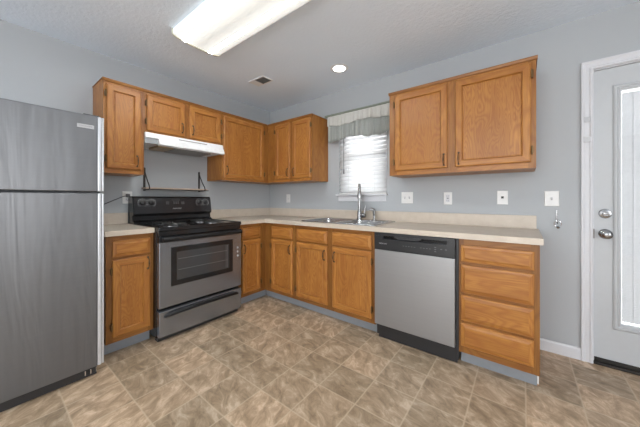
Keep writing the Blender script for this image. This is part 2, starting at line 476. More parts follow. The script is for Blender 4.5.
# ------------------------------------------------------------------ cabinets
def wall_mats(mp):
    h = M['oak_x'] if mp is onB else M['oak_y']
    return [M['oak_z'], h]
def pull(door, mp, u, z, zc=None, d=0.02, base=0.33, L_=0.088):
    """slim arched pull, upright"""
    m = MB(mp); b = base
    pts = [(u, b-0.001, z), (u, b+0.014, z+0.003), (u, b+0.022, z+0.020), (u, b+0.025, z+L_/2), (u, b+0.022, z+L_-0.020), (u, b+0.014, z+L_-0.003), (u, b-0.001, z+L_)]
    m.tube(pts, [0.0055, 0.004, 0.0035, 0.0055, 0.0035, 0.004, 0.0055], 8)
    for zz in (z, z+L_): m.lathe((u, b-0.001, zz), (0, 1, 0), [(0.008, 0), (0.008, 0.003), (0.004, 0.004)], 10)
    m.build('pull', M['bronze'], door, smooth=True)
def hinge(door, mp, u, z, base):
    m = MB(mp); m.tube([(u, base+0.004, z), (u, base+0.004, z+0.05)], 0.0055, 8); m.box(u-0.006, u+0.006, base-0.0185, base+0.002, z+0.004, z+0.046)
    for zz in (z-0.005, z+0.05): m.lathe((u, base+0.004, zz), (0, 0, 1), [(0.002, 0), (0.0055, 0.002), (0.002, 0.005)], 8)
    m.build('hinge', M['brass'], door, smooth=True)
def make_door(root, mp, u0, u1, z0, z1, front, pull_at=None, hinge_side=None):
    b = front-0.0195
    m = MB(mp)
    fw = 0.050
    m.rings(u0, u1, z0, z1, [(0, b), (0, front-0.007), (0.003, front-0.003), (0.009, front), (fw-0.006, front), (fw-0.002, front-0.003), (fw+0.001, front-0.010), (fw+0.001, b+0.003)], back=True, cap=False, rail_mi=1)
    dd = m.build('door', wall_mats(mp), root)
    m = MB(mp)
    i = fw+0.0012
    m.rings(u0, u1, z0, z1, [(i, b+0.002), (i, front-0.0125), (i+0.008, front-0.0105)], back=True)
    m.build('door_panel', M['panel_z'], dd)
    if pull_at:
        pull(dd, mp, *pull_at, base=front)
    if hinge_side is not None:
        u = u0-0.006 if hinge_side == 'lo' else u1+0.006
        for z in (z0+0.055, z1-0.105): hinge(dd, mp, u, z, front)
    return dd
def make_drawer(root, mp, u0, u1, z0, z1, front, name='drawer'):
    b = front-0.0195
    m = MB(mp)
    m.rings(u0, u1, z0, z1, [(0, b), (0, front-0.009), (0.003, front-0.006), (0.016, front-0.0045), (0.026, front)], back=True, rail_mi=1, cap_mi=1)
    return m.build(name, [M['oak_z'], wall_mats(mp)[1]], root)
def face_frame(root, mp, u0, u1, z0, z1, face, stiles, rails, fm='frame_z'):
    """stiles = [(u0,u1)], rails = [(z0,z1)]"""
    m = MB(mp)
    for a, b in stiles: m.box(a, b, face-0.019, face, z0, z1)
    stiles = sorted(stiles)
    for za, zb in rails:
        for (a, b), (c, d) in zip(stiles, stiles[1:]): m.box(b, c, face-0.0185, face-0.0004, za, zb, mi=1)
    m.build('face_frame', [M[fm], wall_mats(mp)[1] if fm == 'frame_z' else M['edge_x'] if mp is onB else M['edge_y']], root)
def upper(name, mp, u0, u1, z0, z1, stiles, rails, doors, label, vis=None, mould=True, d_in=0.0):
    face = 0.3112
    loc = mp(((u0+u1)/2, 0.0, z0))
    r = thing(name, loc, label, 'cabinet', 'oak wall cabinets')
    m = MB(mp); m.box(u0, u1, 0.002+d_in, face-0.0192, z0+0.0, z1-0.001)
    m.build('body', wall_mats(mp), r)
    face_frame(r, mp, u0, u1, z0, z1, face, stiles, rails)
    for (a, b, c, d, pu, hs) in doors:
        make_door(r, mp, a, b, c, d, face+0.020, pull_at=pu, hinge_side=hs)
    if mould:
        lo, hi = mould
        m = MB(mp)
        m.prism([(face-0.001, z1-0.022), (face+0.007, z1-0.018), (face+0.012, z1-0.004), (face+0.012, z1+0.003), (0.003, z1+0.003), (0.003, z1-0.0005), (face-0.001, z1-0.0005)], lo, hi)
        m.build('top_moulding', M['edge_x'] if mp is onB else M['edge_y'], r)
    return r
ZB, ZT = 1.3561, 2.112
def upr(u, z): return (u, z)
upper('wall_cabinet', onA, 1.7337, 2.0186, ZB, ZT, [(1.7337, 1.772), (1.985, 2.0186)], [(ZB, ZB+0.045), (ZT-0.05, ZT)],
      [(1.758, 2.000, 1.392, 2.072, (1.790, 1.425), 'hi')], 'narrow single-door oak wall cabinet hanging beside the refrigerator', mould=(1.7337, 2.0250))
upper('wall_cabinet', onA, 0.977, 1.7327, 1.737, ZT, [(0.977, 1.010), (1.325, 1.395), (1.700, 1.7327)], [(1.737, 1.765), (ZT-0.05, ZT)],
      [(0.998, 1.338, 1.752, 2.072, (1.310, 1.790), 'lo'), (1.384, 1.716, 1.752, 2.072, (1.412, 1.790), 'hi')], 'short two-door oak wall cabinet directly above the white range hood', mould=(0.977, 1.7327))
upper('wall_cabinet', onA, 0.002, 0.976, ZB, ZT, [(0.3125, 0.405), (0.940, 0.976)], [(ZB, ZB+0.03), (ZT-0.05, ZT)],
      [(0.392, 0.961, 1.378, 2.072, (0.925, 1.425), 'lo')], 'oak wall cabinet with one wide door right of the range hood', mould=(0.325, 0.976))
upper('wall_cabinet', onB, 0.3125, 1.0631, ZB, ZT, [(0.3125, 0.480), (0.705, 0.778), (1.030, 1.0631)], [(ZB, ZB+0.045), (ZT-0.05, ZT)],
      [(0.466, 0.718, 1.392, 2.072, (0.690, 1.425), 'lo'), (0.765, 1.047, 1.392, 2.072, (0.793, 1.425), 'hi')], 'two-door oak wall cabinet between the room corner and the window valance', mould=(0.325, 1.0695))
upper('wall_cabinet', onB, 1.9854, 3.0285, ZB, ZT, [(1.9854, 2.055), (2.462, 2.548), (2.985, 3.0285)], [(ZB, ZB+0.045), (ZT-0.05, ZT)],
      [(2.040, 2.476, 1.396, 2.072, (2.452, 1.418), 'lo'), (2.534, 3.001, 1.396, 2.072, (2.560, 1.418), 'hi')], 'large two-door oak wall cabinet right of the window above the dishwasher', mould=(1.979, 3.037))

FACE = 0.610; TK = 0.1013; CT = 0.876
def base_cab(mp, u0, u1, stiles, rails, doors, drawers, label, kick=(None, None), body_u=None, hollow=False):
    r = thing('base_cabinet', mp(((u0+u1)/2, 0.0, 0.0)), label, 'cabinet', 'oak base cabinets')
    a, b = body_u or (u0, u1)
    m = MB(mp)
    if hollow:      # open-topped case round the sink bowls
        m.box(a, a+0.016, 0.003, FACE-0.0192, TK, CT-0.001); m.box(b-0.016, b, 0.003, FACE-0.0192, TK, CT-0.001)
        m.box(a+0.016, b-0.016, 0.003, FACE-0.0192, TK, TK+0.016); m.box(a+0.016, b-0.016, 0.003, 0.012, TK+0.016, CT-0.001)
    else: m.box(a, b, 0.003, FACE-0.0192, TK, CT-0.001)
    m.box(a+0.001, b-0.001, 0.003, 0.525, 0.001, TK)
    m.build('body', wall_mats(mp), r)
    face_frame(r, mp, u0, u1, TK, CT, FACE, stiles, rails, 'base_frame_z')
    for (c, d, z0, z1, pu, hs) in doors: make_door(r, mp, c, d, z0, z1, 0.630, pu, hs)
    for (c, d, z0, z1, nm) in drawers: make_drawer(r, mp, c, d, z0, z1, 0.630, nm)
    k0, k1 = kick[0] if kick[0] is not None else u0, kick[1] if kick[1] is not None else u1
    MB(mp).box(k0, k1, 0.526, 0.532, 0.0, TK-0.001).build('toe_kick', M['kick'], r)
    return r
RB = [(TK, 0.150), (0.695, 0.728), (0.825, CT)]
base_cab(onA, 1.7675, 2.072, [(1.7675, 1.806), (2.028, 2.072)], RB, [(1.792, 2.036, 0.143, 0.702, (1.812, 0.600), 'hi')], [(1.792, 2.036, 0.722, 0.838, 'drawer')],
         'narrow oak base cabinet with drawer between refrigerator and range')
base_cab(onA, 0.6115, 0.992, [(0.6115, 0.700), (0.950, 0.992)], RB, [(0.690, 0.930, 0.143, 0.702, (0.912, 0.568), 'lo')], [(0.690, 0.930, 0.722, 0.838, 'drawer')],
         'oak base cabinet with one narrow door right of the range', kick=(0.5335, 0.985), body_u=(0.6115, 0.992))
base_cab(onB, 0.6105, 1.077, [(0.6105, 0.742), (1.036, 1.077)], RB, [(0.728, 1.048, 0.143, 0.702, (1.020, 0.568), 'lo')], [(0.728, 1.048, 0.722, 0.838, 'drawer')],
         'single-door oak base cabinet in the corner, left of the sink cabinet', kick=(0.5325, 1.077), body_u=(0.005, 1.077))
base_cab(onB, 1.078, 1.990, [(1.078, 1.122), (1.488, 1.572), (1.945, 1.990)], RB,
         [(1.110, 1.500, 0.143, 0.702, (1.472, 0.568), 'lo'), (1.560, 1.957, 0.143, 0.702, (1.588, 0.568), 'hi')],
         [(1.110, 1.500, 0.722, 0.838, 'false_drawer_front'), (1.560, 1.957, 0.722, 0.838, 'false_drawer_front')],
         'wide two-door oak base cabinet under the sink, left of the dishwasher', hollow=True)
r = base_cab(onB, 2.6105, 3.036, [(2.6105, 2.640), (2.995, 3.036)], [(TK, 0.165), (0.300, 0.332), (0.490, 0.520), (0.690, 0.722), (0.820, CT)], [],
         [(2.624, 3.010, 0.720, 0.832, 'drawer'), (2.624, 3.010, 0.512, 0.700, 'drawer'), (2.624, 3.010, 0.324, 0.494, 'drawer'), (2.624, 3.010, 0.150, 0.306, 'drawer')],
         'oak base cabinet with four drawers at the end of the counter', kick=(2.6105, 3.026))
MB(onB).box(3.0265, 3.034, 0.500, 0.536, 0.012, TK-0.001, 0.002).build('kick_end_cap', M['white_plastic'], r)

# ------------------------------------------------------------------ worktops
SX0, SX1, SD0, SD1 = 1.115, 1.955, 0.055, 0.580      # sink cut-out
HX0, HX1, HD0, HD1 = SX0+0.015, SX1-0.015, SD0+0.015, SD1-0.015
ED = 0.640
ct = thing('countertop', (1.5, -0.3, CT), 'long L-shaped beige laminate countertop around the corner with the sink', 'countertop', 'beige laminate countertops')
m = MB()
for a, b, c, d in ((0.002, HX0, -ED, -0.002), (HX0, HX1, -ED, -HD1), (HX0, HX1, -HD0, -0.002), (HX1, 3.0514, -ED, -0.002), (0.002, ED, -0.996, -ED)):
    m.box(a, b, c, d, CT, 0.914)
bmesh.ops.remove_doubles(m.bm, verts=m.bm.verts[:], dist=1e-5)
m.build('worktop', M['laminate'], ct)
m = MB(); m.box(0.002, 3.040, -0.021, -0.002, 0.9141, 1.016, 0.002); m.box(0.002, 0.021, -0.996, -0.0215, 0.9141, 1.016, 0.002)
m.build('backsplash', M['laminate'], ct)
ct = thing('countertop', (0.3, -1.92, CT), 'short piece of beige laminate countertop between refrigerator and range', 'countertop', 'beige laminate countertops')
MB().box(0.002, ED, -2.085, -1.768, CT, 0.914, 0.003).build('worktop', M['laminate'], ct)
MB().box(0.002, 0.021, -2.085, -1.768, 0.9141, 1.016, 0.002).build('backsplash', M['laminate'], ct)

# sink
sk = thing('sink', ((SX0+SX1)/2, -0.32, 0.914), 'stainless double-bowl drop-in sink set in the countertop below the window', 'sink')
def rrect(x0, x1, d0, d1, r, n=5):
    pts = []
    for cx, cd, a0 in ((x1-r, d1-r, 0), (x0+r, d1-r, PI/2), (x0+r, d0+r, PI), (x1-r, d0+r, 1.5*PI)):
        for k in range(n+1):
            a = a0 + PI/2*k/n; pts.append((cx+r*math.cos(a), cd+r*math.sin(a)))
    return pts
def loft(m, loops, capend=True, capstart=False):
    prev = None
    for pts, z in loops:
        cur = [m.v((x, d, z)) for x, d in pts]; n = len(cur)
        if prev:
            for k in range(n): m.f([prev[k], prev[(k+1) % n], cur[(k+1) % n], cur[k]])
        elif capstart: m.f(cur)
        prev = cur
    if capend: m.f(prev)
bowls = ((SX0+0.030, (SX0+SX1)/2-0.012, SD0+0.085, SD1-0.030), ((SX0+SX1)/2+0.012, SX1-0.030, SD0+0.085, SD1-0.030))
# rim: rolled outer edge and flat ledge with two openings
m = MB(onB)
b = bmesh.new()
outer = [b.verts.new((x, d, 0)) for x, d in rrect(SX0+0.008, SX1-0.008, SD0+0.008, SD1-0.008, 0.035)]
oe = [b.edges.new((outer[k], outer[(k+1) % len(outer)])) for k in range(len(outer))]
for bw in bowls:
    iv = [b.verts.new((x, d, 0)) for x, d in rrect(*bw, 0.05)]
    oe += [b.edges.new((iv[k], iv[(k+1) % len(iv)])) for k in range(len(iv))]
bmesh.ops.triangle_fill(b, use_beauty=True, use_dissolve=False, edges=oe)
for q in b.verts: q.co.z = 0.9215
m.merge(b)
loft(m, [(rrect(SX0, SX1, SD0, SD1, 0.04), 0.9143), (rrect(SX0+0.001, SX1-0.001, SD0+0.001, SD1-0.001, 0.04), 0.920), (rrect(SX0+0.004, SX1-0.004, SD0+0.004, SD1-0.004, 0.038), 0.9235), (rrect(SX0+0.008, SX1-0.008, SD0+0.008, SD1-0.008, 0.035), 0.9215)], capend=False)
m.build('rim', M['steel_sink'], sk, smooth=True)
for bw in bowls:
    x0, x1, d0, d1 = bw; m = MB(onB)
    L2 = []
    for ins, z, rad in ((0, 0.9215, 0.05), (0.004, 0.916, 0.05), (0.010, 0.80, 0.055), (0.022, 0.762, 0.06), (0.045, 0.752, 0.06)):
        L2.append((rrect(x0+ins, x1-ins, d0+ins, d1-ins, rad), z))
    loft(m, L2)
    bo = m.build('bowl', M['steel_sink'], sk, smooth=True)
    MB(onB).lathe(((x0+x1)/2, (d0+d1)/2, 0.7525), (0, 0, 1), [(0.045, 0), (0.045, 0.003), (0.034, 0.004), (0.030, 0.001), (0.006, 0.001)]).build('drain', M['chrome'], bo, smooth=True)

# faucet on the rear ledge
ZL = 0.922
fx, fd = 1.552, 0.098
fc = thing('faucet', (fx, -fd, ZL), 'tall brushed nickel gooseneck faucet with side lever behind the sink', 'faucet')
MB(onB).lathe((fx, fd, ZL), (0, 0, 1), [(0.030, 0), (0.030, 0.006), (0.027, 0.012), (0.024, 0.03), (0.0235, 0.085), (0.019, 0.098), (0.016, 0.11)]).build('body', M['nickel'], fc, smooth=True)
m = MB(onB)
pts = [(fx, fd, ZL+0.09)] + [(fx, fd, ZL+0.10+0.045*k) for k in range(5)]
R_ = 0.052; zc = ZL+0.322
DU, DD = 0.50, 0.866
pts += [(fx+DU*(R_-R_*math.cos(PI*k/12)), fd+DD*(R_-R_*math.cos(PI*k/12)), zc+R_*math.sin(PI*k/12)) for k in range(0, 13)]
tipu, tipd = fx+DU*2*R_, fd+DD*2*R_
pts += [(tipu, tipd, zc-0.02)]
m.tube(pts, 0.015, 12)
m.build('spout', M['nickel'], fc, smooth=True)
MB(onB).lathe((tipu, tipd, zc-0.012), (0.02, 0.04, -1), [(0.0155, 0), (0.020, 0.02), (0.0225, 0.06), (0.021, 0.085), (0.014, 0.088)]).build('spray_head', M['nickel'], fc, smooth=True)
m = MB(onB)
m.lathe((fx+0.018, fd, ZL+0.045), (1, 0, 0), [(0.024, 0), (0.025, 0.03), (0.022, 0.054), (0.010, 0.060)], 16)
m.tube([(fx+0.050, fd, ZL+0.052), (fx+0.064, fd, ZL+0.080), (fx+0.066, fd-0.004, ZL+0.125), (fx+0.074, fd-0.006, ZL+0.150)], [0.012, 0.009, 0.008, 0.0065], 10)
m.build('lever', M['nickel'], fc, smooth=True)
sx_, sd_ = 1.728, 0.100
so = thing('side_sprayer', (sx_, -sd_, ZL), 'small nickel side sprayer right of the tall faucet', 'sprayer')
MB(onB).lathe((sx_, sd_, ZL), (0, 0, 1), [(0.024, 0), (0.023, 0.006), (0.014, 0.014), (0.012, 0.05)]).build('base', M['nickel'], so, smooth=True)
m = MB(onB)
m.tube([(sx_, sd_, ZL+0.048), (sx_, sd_, ZL+0.085), (sx_-0.004, sd_+0.004, ZL+0.108), (sx_-0.020, sd_+0.022, ZL+0.118), (sx_-0.038, sd_+0.040, ZL+0.112)], [0.014, 0.017, 0.018, 0.015, 0.012], 12)
m.build('spray_handle', M['nickel'], so, smooth=True)

# ------------------------------------------------------------------ range
SY0, SY1 = 1.001, 1.7635       # u extent on the stove wall
rg = thing('range', (0.35, -(SY0+SY1)/2, 0), 'freestanding electric range with black cooktop and stainless oven door', 'stove')
m = MB(onA); m.box(SY0, SY1, 0.03, 0.655, 0.035, 0.884, 0.003)
for u in (SY0+0.04, SY1-0.04):
    for d in (0.08, 0.60): m.lathe((u, d, 0), (0, 0, 1), [(0.018, 0), (0.018, 0.036)], 10)
m.build('body', M['black'], rg)
m = MB(onA)
m.box(SY0-0.0005, SY1+0.0005, 0.030, 0.702, 0.886, 0.912, 0.006)
m.rings(SY0, SY1, 0, 0, [(0, 0)], back=False, cap=False) if False else None
for (a, b, c, d) in ((SY0, SY0+0.014, 0.11, 0.70), (SY1-0.014, SY1, 0.11, 0.70), (SY0+0.014, SY1-0.014, 0.684, 0.70)): m.box(a, b, c, d, 0.910, 0.918, 0.003)
m.build('cooktop', M['black'], rg)
def burner(u, d, R):
    m = MB(onA); m.lathe((u, d, 0.9122), (0, 0, 1), [(R+0.022, 0.0), (R+0.022, 0.004), (R+0.016, 0.0055), (R+0.006, 0.002), (R-0.02, 0.001), (0.02, 0.0008)], 36)
    bo = m.build('drip_pan', M['coil_pan'], rg, smooth=True)
    m = MB(onA); pts = []; turns = 4 if R < 0.085 else 5; r0 = 0.018
    N = turns*28
    for k in range(N+1):
        a = 2*PI*k/28; rr = r0 + (R-r0)*k/N; pts.append((u+rr*math.cos(a), d+rr*math.sin(a), 0.924))
    m.tube(pts, 0.0048, 6)
    for q in range(3):
        a = q*2*PI/3+0.4; m.tube([(u, d, 0.9175), (u+R*math.cos(a), d+R*math.sin(a), 0.9175)], 0.002, 4)
    m.build('coil', M['coil'], bo, smooth=True)
for u, d, R in ((1.565, 0.52, 0.098), (1.575, 0.285, 0.075), (1.195, 0.52, 0.075), (1.205, 0.30, 0.098)): burner(u, d, R)
# backguard with sloped control face
m = MB(onA)
m.prism([(0.004, 0.90), (0.155, 0.90), (0.158, 0.925), (0.120, 0.945), (0.116, 0.985), (0.140, 0.992), (0.144, 1.004), (0.118, 1.158), (0.106, 1.170), (0.004, 1.170)], SY0+0.001, SY1-0.001)
bgd = m.build('backguard', M['black'], rg, bevel=0.004)
def facepoint(z): return 0.1445 - (z-1.004)*(0.026/0.156)
nrm = Vector((0, 1, 0.1667)).normalized()
m = MB(onA)
m.prism([(facepoint(1.008)-0.002, 1.008), (facepoint(1.008)+0.001, 1.008), (facepoint(1.155)+0.001, 1.155), (facepoint(1.155)-0.002, 1.155)], SY0+0.010, SY1-0.012)
m.build('control_face', M['panel_face'], bgd)
def knob(u, z):
    m = MB(onA); c = (u, facepoint(z), z)
    m.lathe(c, nrm, [(0.027, 0), (0.027, 0.003), (0.021, 0.006), (0.019, 0.020), (0.016, 0.022)], 20)
    c2 = Vector(c) + nrm*0.020
    m.box(u-0.004, u+0.004, c2.y-0.004, c2.y+0.010, z-0.016, z+0.022, 0.002)
    ko = m.build('control_knob', M['black_plastic'], rg, smooth=True)
    m = MB(onA)
    for k in range(11):
        a = PI/2 + (k-5)*0.5; zz = z+0.036*math.sin(a); uu = u+0.036*math.cos(a); d = facepoint(zz)
        m.box(uu-0.0036, uu+0.0036, d-0.001, d+0.0024, zz-0.0036, zz+0.0036)
    m.build('dial_marks', M['mark'], ko)
for u in (1.685, 1.610, 1.138, 1.068): knob(u, 1.108)
for (a, b, z0, z1) in ((1.452, 1.478, 1.090, 1.120), (1.352, 1.412, 1.092, 1.122), (1.300, 1.330, 1.090, 1.118)):
    m = MB(onA)
    for i in range(3):
        for j in range(3):
            uu = a+(b-a)*(i+0.5)/3; zz = z0+(z1-z0)*(j+0.5)/3
            m.box(uu-0.006, uu+0.006, facepoint(zz)-0.001, facepoint(zz)+0.0022, zz-0.0022, zz+0.0022)
    m.build('button_group', M['mark_dim'], bgd)
m = MB(onA); a0, a1 = facepoint(1.130), facepoint(1.145)
m.box(1.345, 1.420, a1-0.002, a0+0.003, 1.126, 1.146, 0.001)
m.build('clock_display', M['washer_panel'], bgd)
lettering('range_badge', 'FRIGIDAIRE', 0.015, (facepoint(1.048)+0.0024, -1.375, 1.048), 'A', M['mark'], bgd, stretch=1.1)
# front band, handle, door, drawer
m = MB(onA); m.box(SY0+0.004, SY1-0.004, 0.655, 0.690, 0.846, 0.885, 0.003)
for k in range(9):
    u = SY0+0.10+k*0.063; m.box(u, u+0.045, 0.689, 0.6925, 0.860, 0.866)
m.build('vent_trim', M['black'], rg)
m = MB(onA); m.box(SY0+0.003, SY1-0.003, 0.657, 0.703, 0.276, 0.842, 0.005)
od = m.build('oven_door', M['steel_range'], rg)
m = MB(onA); m.box(SY0+0.002, SY1-0.002, 0.656, 0.7045, 0.795, 0.843, 0.004); m.build('door_top_band', M['black'], od)
m = MB(onA)
m.prism([(0.722, 0.806), (0.738, 0.803), (0.748, 0.812), (0.748, 0.830), (0.738, 0.840), (0.722, 0.836)], SY0+0.02, SY1-0.02)
for u in (SY0+0.02, SY1-0.055): m.box(u, u+0.035, 0.704, 0.724, 0.808, 0.836, 0.003)
m.build('oven_handle', M['satin_black'], od, bevel=0.003)
WU0, WU1, WV0, WV1 = 1.100, 1.672, 0.435, 0.752
m = MB(onA); m.rings(WU0, WU1, WV0, WV1, [(0, 0.7030), (0, 0.7045), (0.003, 0.7060), (0.040, 0.7060), (0.044, 0.7048)], back=True, cap=False)
m.build('window_border', M['black'], od)
m = MB(onA); m.box(WU0+0.042, WU1-0.042, 0.7035, 0.7050, WV0+0.042, WV1-0.042)
og = m.build('oven_window', M['oven_glass'], od)
m = MB(onA)
for z in (0.560, 0.650): m.box(WU0+0.06, WU1-0.055, 0.7049, 0.7053, z-0.0012, z+0.0012)
for u in (WU0+0.075, WU0+0.060): m.box(u-0.0015, u+0.0015, 0.7049, 0.7053, WV0+0.05, WV1-0.05)
m.build('rack_lines', M['mark_dim'], og)
for z in (0.66, 0.62, 0.58): MB(onA).lathe((1.045, 0.7028, z), (0, 1, 0), [(0.010, 0), (0.009, 0.0008)], 12).build('sticker', M['mark'], od)
m = MB(onA); m.box(SY0+0.003, SY1-0.003, 0.657, 0.703, 0.048, 0.250, 0.005)
dw_ = m.build('storage_drawer', M['steel_range'], rg)
m = MB(onA); pts = []
for k in range(17):
    s = k/16; u = SY0+0.045+(SY1-SY0-0.09)*s; bow = math.sin(PI*s)**0.35 if 0 < s < 1 else 0
    pts.append((u, 0.704+0.030*bow, 0.205+0.022*bow))
m.tube(pts, [0.010]+[0.014]*15+[0.010], 10)
m.build('drawer_handle', M['satin_black'], dw_, smooth=True)
MB(onA).box(SY0+0.01, SY1-0.01, 0.60, 0.655, 0.004, 0.046).build('kick_plate', M['black_plastic'], rg)

# ------------------------------------------------------------------ refrigerator
FY1, FY0, FXf = 2.120, 2.880, 0.790     # u right side, u left side, front plane
rf = thing('refrigerator', (0.4, -2.5, 0), 'stainless top-freezer refrigerator at the left edge beside the base cabinet', 'refrigerator')
MB(onA).box(FY1+0.006, FY0-0.006, 0.03, 0.715, 0.035, 1.660, 0.004).build('body', M['side_grey'], rf)
for nm, z0, z1 in (('freezer_door', 1.192, 1.674), ('fresh_food_door', 0.070, 1.180)):
    m = MB(onA)
    prof = [(FY1+0.022, 0.722), (FY1+0.022, 0.782), (FY1+0.030, 0.790)]
    m.box(FY1+0.034, FY0, 0.722, FXf, z0, z1, 0.004)
    dd = m.build(nm, M['steel_fridge'], rf)
    m = MB(onA)
    m.box(FY1+0.013, FY1+0.0338, 0.722, FXf+0.002, z0+0.001, z1-0.001, 0.006)
    m.box(FY1, FY1+0.0105, 0.722, FXf-0.004, z0+0.001, z1-0.001, 0.004)
    m.build('edge_trim', M['trim_silver'], dd)
    MB(onA).box(FY1+0.004, FY1+0.030, 0.724, FXf-0.008, z0+0.004, z1-0.004).build('edge_groove', M['side_grey'], dd)
    MB(onA).box(FY1+0.012, FY0-0.012, 0.714, 0.723, z0+0.01, z1-0.01).build('gasket', M['rubber'], dd)
    if nm == 'freezer_door':
        bdg = MB(onA).box(2.172, 2.253, FXf-0.001, FXf+0.0025, 1.588, 1.611, 0.001).build('badge', M['badge'], dd)
        lettering('badge_lettering', 'FRIGIDAIRE', 0.0115, (FXf+0.0030, -2.2125, 1.5995), 'A', M['badge_ink'], dd, stretch=1.05)
        MB(onA).box(FY1+0.02, FY1+0.10, 0.66, 0.77, 1.6745, 1.684, 0.003).build('hinge_cover', M['black_plastic'], dd)
m = MB(onA); m.box(FY1+0.03, FY0-0.01, 0.60, 0.752, 0.004, 0.062, 0.004)
gk = m.build('kick_grille', M['black_plastic'], rf)
for u in (2.150, 2.178, 2.205): MB(onA).box(u, u+0.006, 0.7515, 0.757, 0.020, 0.048, 0.001).build('foot_screw', M['chrome'], gk)

# ------------------------------------------------------------------ dishwasher
WX_0, WX_1 = 1.9925, 2.6085
dwm = thing('dishwasher', (2.3, -0.35, 0), 'stainless built-in dishwasher with black control panel under the counter', 'dishwasher')
MB(onB).box(WX_0+0.004, WX_1-0.004, 0.03, 0.596, 0.03, 0.870).build('body', M['black_plastic'], dwm)
MB(onB).box(WX_0+0.003, 2.590, 0.598, 0.640, 0.128, 0.734, 0.004).build('door', M['steel_washer'], dwm)
# control panel with scooped pocket handle
m = MB(onB)
m.box(WX_0+0.002, 2.592, 0.598, 0.642, 0.736, 0.8245, 0.003)
m.box(WX_0+0.002, 2.592, 0.598, 0.642, 0.849, 0.872, 0.003)
m.box(WX_0+0.002, 2.070, 0.598, 0.6415, 0.824, 0.8495); m.box(2.540, 2.592, 0.598, 0.6415, 0.824, 0.8495)
pn = m.build('control_panel', M['washer_panel'], dwm)
MB(onB).box(2.069, 2.541, 0.599, 0.622, 0.824, 0.850).build('handle_pocket', M['black'], pn)
m = MB(onB); n = 18
A = []
for k in range(n+1):
    s = k/n; x = 2.165+0.20*s; dz = 0.020*math.sin(PI*s)**0.6 if 0 < s < 1 else 0
    A.append([m.v((x, 0.630, 0.850)), m.v((x, 0.6465, 0.850)), m.v((x, 0.6480, 0.842-dz*0.6)), m.v((x, 0.630, 0.840-dz))])
for p, q in zip(A, A[1:]):
    for k in range(4): m.f([p[k], p[(k+1) % 4], q[(k+1) % 4], q[k]])
m.f(A[0]); m.f(A[-1])
m.build('latch_handle', M['black_plastic'], pn, smooth=True)
lettering('dishwasher_badge', 'FRIGIDAIRE', 0.013, (2.070, -0.6424, 0.787), 'B', M['mark'], pn, stretch=1.0)
m = MB(onB)
for x in (2.235, 2.256, 2.277, 2.298, 2.319, 2.365, 2.386, 2.407, 2.428): m.box(x-0.006, x+0.006, 0.6415, 0.6424, 0.783, 0.787)
for x, z in ((2.465, 0.800), (2.465, 0.785), (2.465, 0.770), (2.505, 0.790), (2.535, 0.790)): m.box(x-0.006, x+0.006, 0.6415, 0.6424, z-0.003, z+0.003)
m.build('control_marks', M['mark_dim'], pn)
MB(onB).box(2.593, WX_1, 0.590, 0.612, 0.100, 0.873).build('side_strip', M['black_plastic'], dwm)
m = MB(onB); m.box(WX_0+0.018, WX_1-0.010, 0.560, 0.592, 0.006, 0.124, 0.002); m.build('kick_plate', M['black_plastic'], dwm)

# ------------------------------------------------------------------ range hood and shelf
hd = thing('range_hood', (0.17, -1.355, 1.625), 'white under-cabinet range hood above the range', 'range hood')
m = MB(onA)
U0, U1 = 0.980, 1.731
m.box(U0, U1, 0.004, 0.018, 1.640, 1.735)                      # back
m.box(U0, U0+0.012, 0.018, 0.330, 1.640, 1.735); m.box(U1-0.012, U1, 0.018, 0.330, 1.640, 1.735)
m.box(U0+0.012, U1-0.012, 0.018, 0.330, 1.725, 1.735)
m.box(U0+0.012, U1-0.012, 0.018, 0.330, 1.646, 1.652)
m.build('shell', M['white_enamel'], hd)
m = MB(onA)
m.prism([(0.330, 1.690), (0.346, 1.690), (0.338, 1.735), (0.330, 1.735)], U0, U1)
fa = m.build('fascia', M['white_enamel'], hd)
MB(onA).prism([(0.3305, 1.628), (0.366, 1.636), (0.366, 1.646), (0.348, 1.6898), (0.3305, 1.6898)], U0-0.004, 1.630).build('front_lip', M['white_enamel'], hd, bevel=0.002)
m = MB(onA); m.box(1.165, 1.450, 0.3395, 0.3435, 1.709, 1.717, 0.001); m.build('vent_slot', M['filter'], fa)
MB(onA).box(1.632, U1-0.001, 0.3305, 0.334, 1.642, 1.6895).build('side_panel', M['hood_grey'], hd)
MB(onA).box(1.10, 1.47, 0.05, 0.30, 1.622, 1.6455, 0.004).build('grease_filter', M['filter'], hd)
MB(onA).box(1.475, 1.610, 0.06, 0.29, 1.624, 1.6455, 0.004).build('lamp_lens', M['hood_lens'], hd)

sh = thing('wall_shelf', (0.07, -1.335, 1.235), 'narrow pale wooden shelf on dark brackets above the range', 'shelf')
MB(onA).box(1.045, 1.655, 0.008, 0.130, 1.243, 1.257, 0.002).build('board', plain('pale_wood_board', L(176, 156, 138), 0.5, vary=0.1, scale=18), sh)
for u in (1.075, 1.628):
    m = MB(onA)
    m.box(u-0.010, u+0.010, 0.0015, 0.007, 1.225, 1.452, 0.001)
    m.tube([(u, 0.006, 1.440), (u, 0.030, 1.395), (u, 0.080, 1.325), (u, 0.128, 1.275), (u, 0.136, 1.250), (u, 0.132, 1.238), (u, 0.110, 1.236), (u, 0.006, 1.236)], 0.0052, 8)
    m.lathe((u, 0.006, 1.447), (0, 1, 0), [(0.009, 0), (0.008, 0.006)], 12)
    m.build('bracket', M['iron'], sh, smooth=True)
m = MB(onA); m.tube([(1.030, 0.128, 1.238), (1.668, 0.128, 1.238)], 0.004, 8); m.build('rail', M['iron'], sh, smooth=True)

